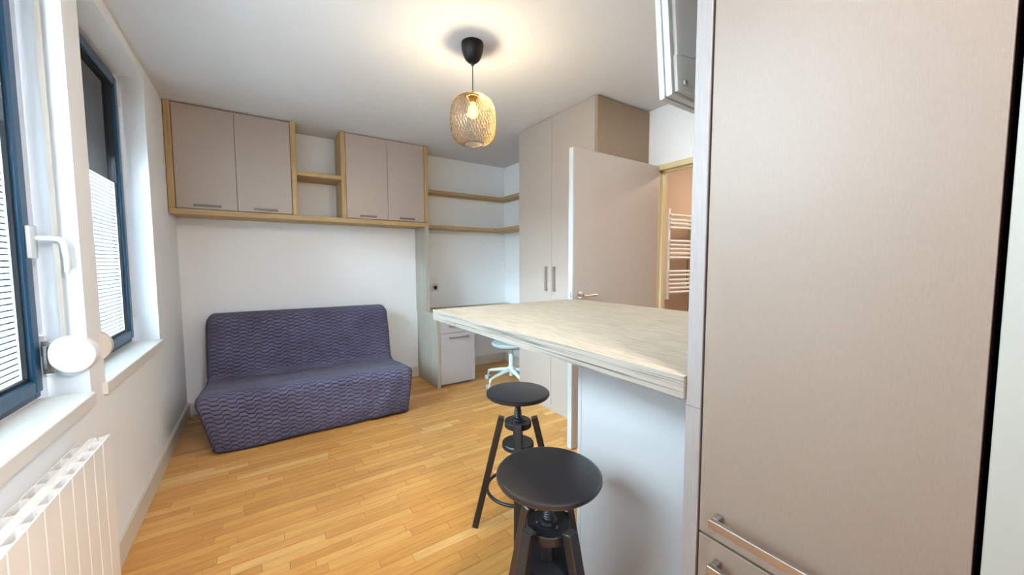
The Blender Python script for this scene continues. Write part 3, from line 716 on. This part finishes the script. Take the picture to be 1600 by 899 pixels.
# ------------------------------------------------------------------ door to the bathroom
dn = empty('door_1', (XR, 1.4, 0), kind='structure')
bm = B()
box(bm, XR-.014, XR+.11, DY1, DY1+.042, 0, DZ+.038, .002); box(bm, XR-.014, XR+.11, DY0-.042, DY0, 0, DZ+.038, .002)
box(bm, XR-.014, XR+.11, DY0, DY1, DZ-.004, DZ+.038, .002); box(bm, XR+.03, XR+.06, DY1-.014, DY1+.002, 0, DZ-.004)
box(bm, XR+.03, XR+.06, DY0, DY0+.014, 0, DZ-.004); box(bm, XR+.03, XR+.06, DY0, DY1, DZ-.018, DZ-.003)
link('door_frame', bm, mat('cream_yellow_frame', srgb(212, 196, 152), .4), dn)
M_leaf = mat('ivory_door_leaf', srgb(176, 162, 150), .38, 0, .45)
leaf = B(); LXa, LXb = 2.256, 3.168
box(leaf, LXa+.010, LXb, 1.812, 1.838, .008, 2.030, .0012); box(leaf, LXa, LXb-.01, 1.838, 1.852, .008, 2.030, .0012)
lf = link('door_leaf', leaf, M_leaf, dn)
bm = B(); box(bm, LXa-.001, LXa+.012, 1.8125, 1.8375, .012, 2.026); link('edge_strip', bm, mat('white_door_edge', srgb(176, 180, 180), .4), lf)
bm = B(); box(bm, LXa-.0008, LXa+.0005, 1.8385, 1.8515, .012, 2.026); link('edge_strip', bm, mat('white_door_lip', srgb(176, 180, 180), .4), lf)
bm = B(); box(bm, LXa-.0018, LXa-.0006, 1.819, 1.831, 1.045, 1.085); link('latch', bm, M_steel, lf)
HX, HZ = 2.322, 1.062
bm = B(); tube(bm, [(HX, 1.812, HZ), (HX, 1.806, HZ)], .024, 24); tube(bm, [(HX, 1.806, HZ), (HX, 1.765, HZ)], .010, 14)
link('handle_rose', bm, M_chrome, lf, smooth=True)
bm = B(); tube(bm, [(HX-.008, 1.765, HZ), (HX+.02, 1.762, HZ), (HX+.115, 1.764, HZ-.003)], [.010, .011, .009], 14); link('handle_lever', bm, M_chrome, lf, smooth=True)
bm = B(); tube(bm, [(HX, 1.852, HZ), (HX, 1.895, HZ)], .010, 12); tube(bm, [(HX-.012, 1.895, HZ), (HX+.11, 1.895, HZ)], .009, 12); link('handle_lever', bm, M_chrome, lf, smooth=True)

# ------------------------------------------------------------------ towel radiator in the bathroom
TY = 1.965
t = empty('towel_radiator', (3.8, TY, .95), 'white tubular towel radiator on the bathroom wall behind the open door', 'radiator')
for xx in (3.53, 4.03):
    bm = B(); box(bm, xx-.017, xx+.017, TY-.018, TY+.018, .95, 1.75, .006, 2); link('upright', bm, M_rad, t)
for py in (338, 345.5, 351, 357.5, 378, 384.4, 390.7, 397.3, 404, 425.5, 431.5, 439, 445.5, 452, 458.5):
    z = 1.75-(py-328)*.80/142
    bm = B(); pts = []
    for k in range(9):
        s = k/8; pts.append((3.53+.5*s, TY-.022-.026*math.sin(math.pi*s), z))
    tube(bm, pts, .0105, 10); link('rail', bm, M_rad, t, smooth=True)
for xx in (3.60, 3.96):
    for z in (1.05, 1.62):
        bm = B(); tube(bm, [(xx, TY-.02, z), (xx, BY1, z)], .012, 10); link('wall_bracket', bm, M_rad, t)
bm = B(); tube(bm, [(3.90, TY+.03, 1.30), (3.93, TY+.05, 1.1), (3.99, TY+.05, .98), (3.98, TY+.06, .8)], .004, 6); link('cable', bm, mat('dark_cable', srgb(90, 70, 60), .6), t)
bm = B(); tube(bm, [(4.02, TY-.01, .95), (4.02, TY-.01, .90)], .010, 12); tube(bm, [(4.02, TY-.01, .92), (4.02, TY-.08, .92)], .018, 16); link('valve', bm, M_white, t, smooth=True)

# ------------------------------------------------------------------ bar stools
def make_stool(label):
    t = empty('bar_stool', (0, 0, 0), label, 'stool', 'black round bar stools')
    SZ = .685
    bm = B(); lathe(bm, [(.0, SZ-.020), (.131, SZ-.020), (.135, SZ-.0197), (.146, SZ-.017), (.150, SZ-.010), (.149, SZ-.003), (.1445, SZ-.0003), (.141, SZ), (.0, SZ)], 0, 0, 64); link('seat', bm, M_stool_wood, t, smooth=True)
    bm = B(); lathe(bm, [(.0, SZ-.028), (.075, SZ-.028), (.080, SZ-.0205), (.0, SZ-.0205)], 0, 0, 32); link('seat_plate', bm, M_stool, t)
    bm = B(); pr = [(.0, .33)]
    z = .33
    while z < SZ-.03:
        pr += [(.0135, z), (.0155, z+.003), (.0135, z+.006)]; z += .007
    pr += [(.0135, SZ-.028)]; lathe(bm, pr, 0, 0, 20); link('screw_spindle', bm, M_stool, t, smooth=True)
    bm = B(); lathe(bm, [(.017, .505), (.062, .505), (.064, .508), (.064, .530), (.061, .533), (.017, .533)], 0, 0, 40); up = link('upper_plate', bm, M_stool, t, smooth=True)
    bm = B()
    pts = []
    for k in range(36):
        a = 2*math.pi*k/36; r = .030+.012*max(0, math.cos(1.5*a))**2 if False else .030+.011*(.5+.5*math.cos(3*a)); pts.append((r*math.cos(a+.5), r*math.sin(a+.5)))
    prism(bm, pts, 'z', .5335, .5375)
    lathe(bm, [(.0165, .5375), (.026, .5375), (.024, .546), (.0165, .548)], 0, 0, 24)
    link('flange', bm, M_stool, up, smooth=False)
    for k in range(3):
        bm = B(); a = .5+2*math.pi*k/3; tube(bm, [(.034*math.cos(a), .034*math.sin(a), .5375), (.034*math.cos(a), .034*math.sin(a), .540)], .0035, 8)
        link('screw', bm, M_steel, up)
    bm = B(); lathe(bm, [(.0, .405), (.074, .405), (.076, .409), (.076, .424), (.073, .428), (.0, .428)], 0, 0, 40); link('lower_plate', bm, M_stool, t, smooth=True)
    bm = B(); lathe(bm, [(.022, .4285), (.024, .46), (.022, .504)], 0, 0, 24); link('guide_sleeve', bm, M_stool, t, smooth=True)
    for k in range(4):
        a = math.pi/2*k; d = Vector((math.cos(a), math.sin(a), 0)); tdir = Vector((-math.sin(a), math.cos(a), 0))
        p = d*.078+Vector((0, 0, .548)); q = d*.208+Vector((0, 0, .003))
        bm = B(); beam(bm, q, p, .036, .030, tdir, .003); lg = link('leg', bm, M_stool_wood, t)
        dd = (p-q).normalized(); nn = (d-dd*d.dot(dd)).normalized()
        for s in (.05, .86/4.0):
            bm = B(); c = p-dd*(s*.545)+nn*.0150; tube(bm, [c, c+nn*.0012], .0045, 8)
            link('bolt', bm, M_stool, lg)
    bm = B(); R_ = .148; tube(bm, [(R_*math.cos(a), R_*math.sin(a), .205) for a in [2*math.pi*k/64 for k in range(64)]], .0080, 10, closed=True); link('foot_ring', bm, M_stool, t, smooth=True)
    return t
s1 = make_stool('nearer black round bar stool, in front at the counter panel')
s2 = copy_tree(s1); s2['label'] = 'farther black round bar stool, towards the sofa and wardrobe'
for c_ in s2.children:
    if c_.name.startswith('seat'): c_.location.z -= .012
s1.location = (1.209, .792, 0); s1.rotation_euler = (0, 0, math.radians(8))
s2.location = (1.537, 1.415, 0); s2.rotation_euler = (0, 0, math.radians(55))

# ------------------------------------------------------------------ swivel chair under the desk
HXc, HYc = 2.72, 3.23
t = empty('swivel_chair', (HXc, HYc, 0), 'white swivel chair on casters under the desk', 'chair')
bm = B(); lathe(bm, [(.0, .085), (.026, .085), (.028, .09), (.028, .12), (.042, .125), (.045, .165), (.034, .185), (.0, .185)], HXc, HYc, 24); link('hub', bm, M_chair, t, smooth=True)
bm = B(); tube(bm, [(HXc, HYc, .18), (HXc, HYc, .32)], .027, 20); tube(bm, [(HXc, HYc, .31), (HXc, HYc, .385)], .016, 16); link('gas_lift', bm, M_chair, t, smooth=True)
for k in range(5):
    a = math.radians(116+72*k); d = Vector((math.cos(a), math.sin(a), 0)); c = Vector((HXc, HYc, 0))
    bm = B(); tube(bm, [c+d*.02+Vector((0, 0, .15)), c+d*.12+Vector((0, 0, .135)), c+d*.24+Vector((0, 0, .112)), c+d*.285+Vector((0, 0, .100)), c+d*.292+Vector((0, 0, .070))], [.026, .021, .016, .014, .010], 10)
    lg = link('leg', bm, M_chair, t, smooth=True)
    w_ = c+d*.30+Vector((0, 0, .026)); ax = Vector((-d.y, d.x, 0))
    bm = B()
    for s in (-1, 1): tube(bm, [w_+ax*.006*s, w_+ax*.022*s], .025, 18)
    tube(bm, [w_-ax*.006, w_+ax*.006], .010, 10); tube(bm, [w_+Vector((0, 0, .01)), c+d*.292+Vector((0, 0, .072))], .007, 8)
    link('caster', bm, M_caster, lg, smooth=True)
bm = B(); pr = [(.0, .385), (.10, .388), (.165, .398), (.198, .415), (.205, .432), (.198, .447), (.17, .455), (.10, .452), (.0, .450)]
lathe(bm, pr, 0, 0, 40); bm.transform(Matrix.Translation((HXc, HYc, 0)) @ Matrix.Scale(1.02, 4, (1, 0, 0))); link('seat', bm, M_chair_pad, t, smooth=True)
bm = B(); tube(bm, [(HXc+.04, HYc, .392), (HXc+.20, HYc, .395), (HXc+.235, HYc, .43), (HXc+.24, HYc, .60)], .011, 10); link('back_support', bm, mat('copper_metal', srgb(170, 110, 90), .4, .7), t, smooth=True)
bm = B(); 
pts = [(HXc+.225+.03*math.cos(math.pi*(k/8-.5)) - .03, HYc-.17+.34*k/8) for k in range(9)]
prism(bm, pts+[(p[0]+.022, p[1]) for p in pts[::-1]], 'z', .56, .72, .006); link('backrest', bm, M_chair, t, smooth=True)
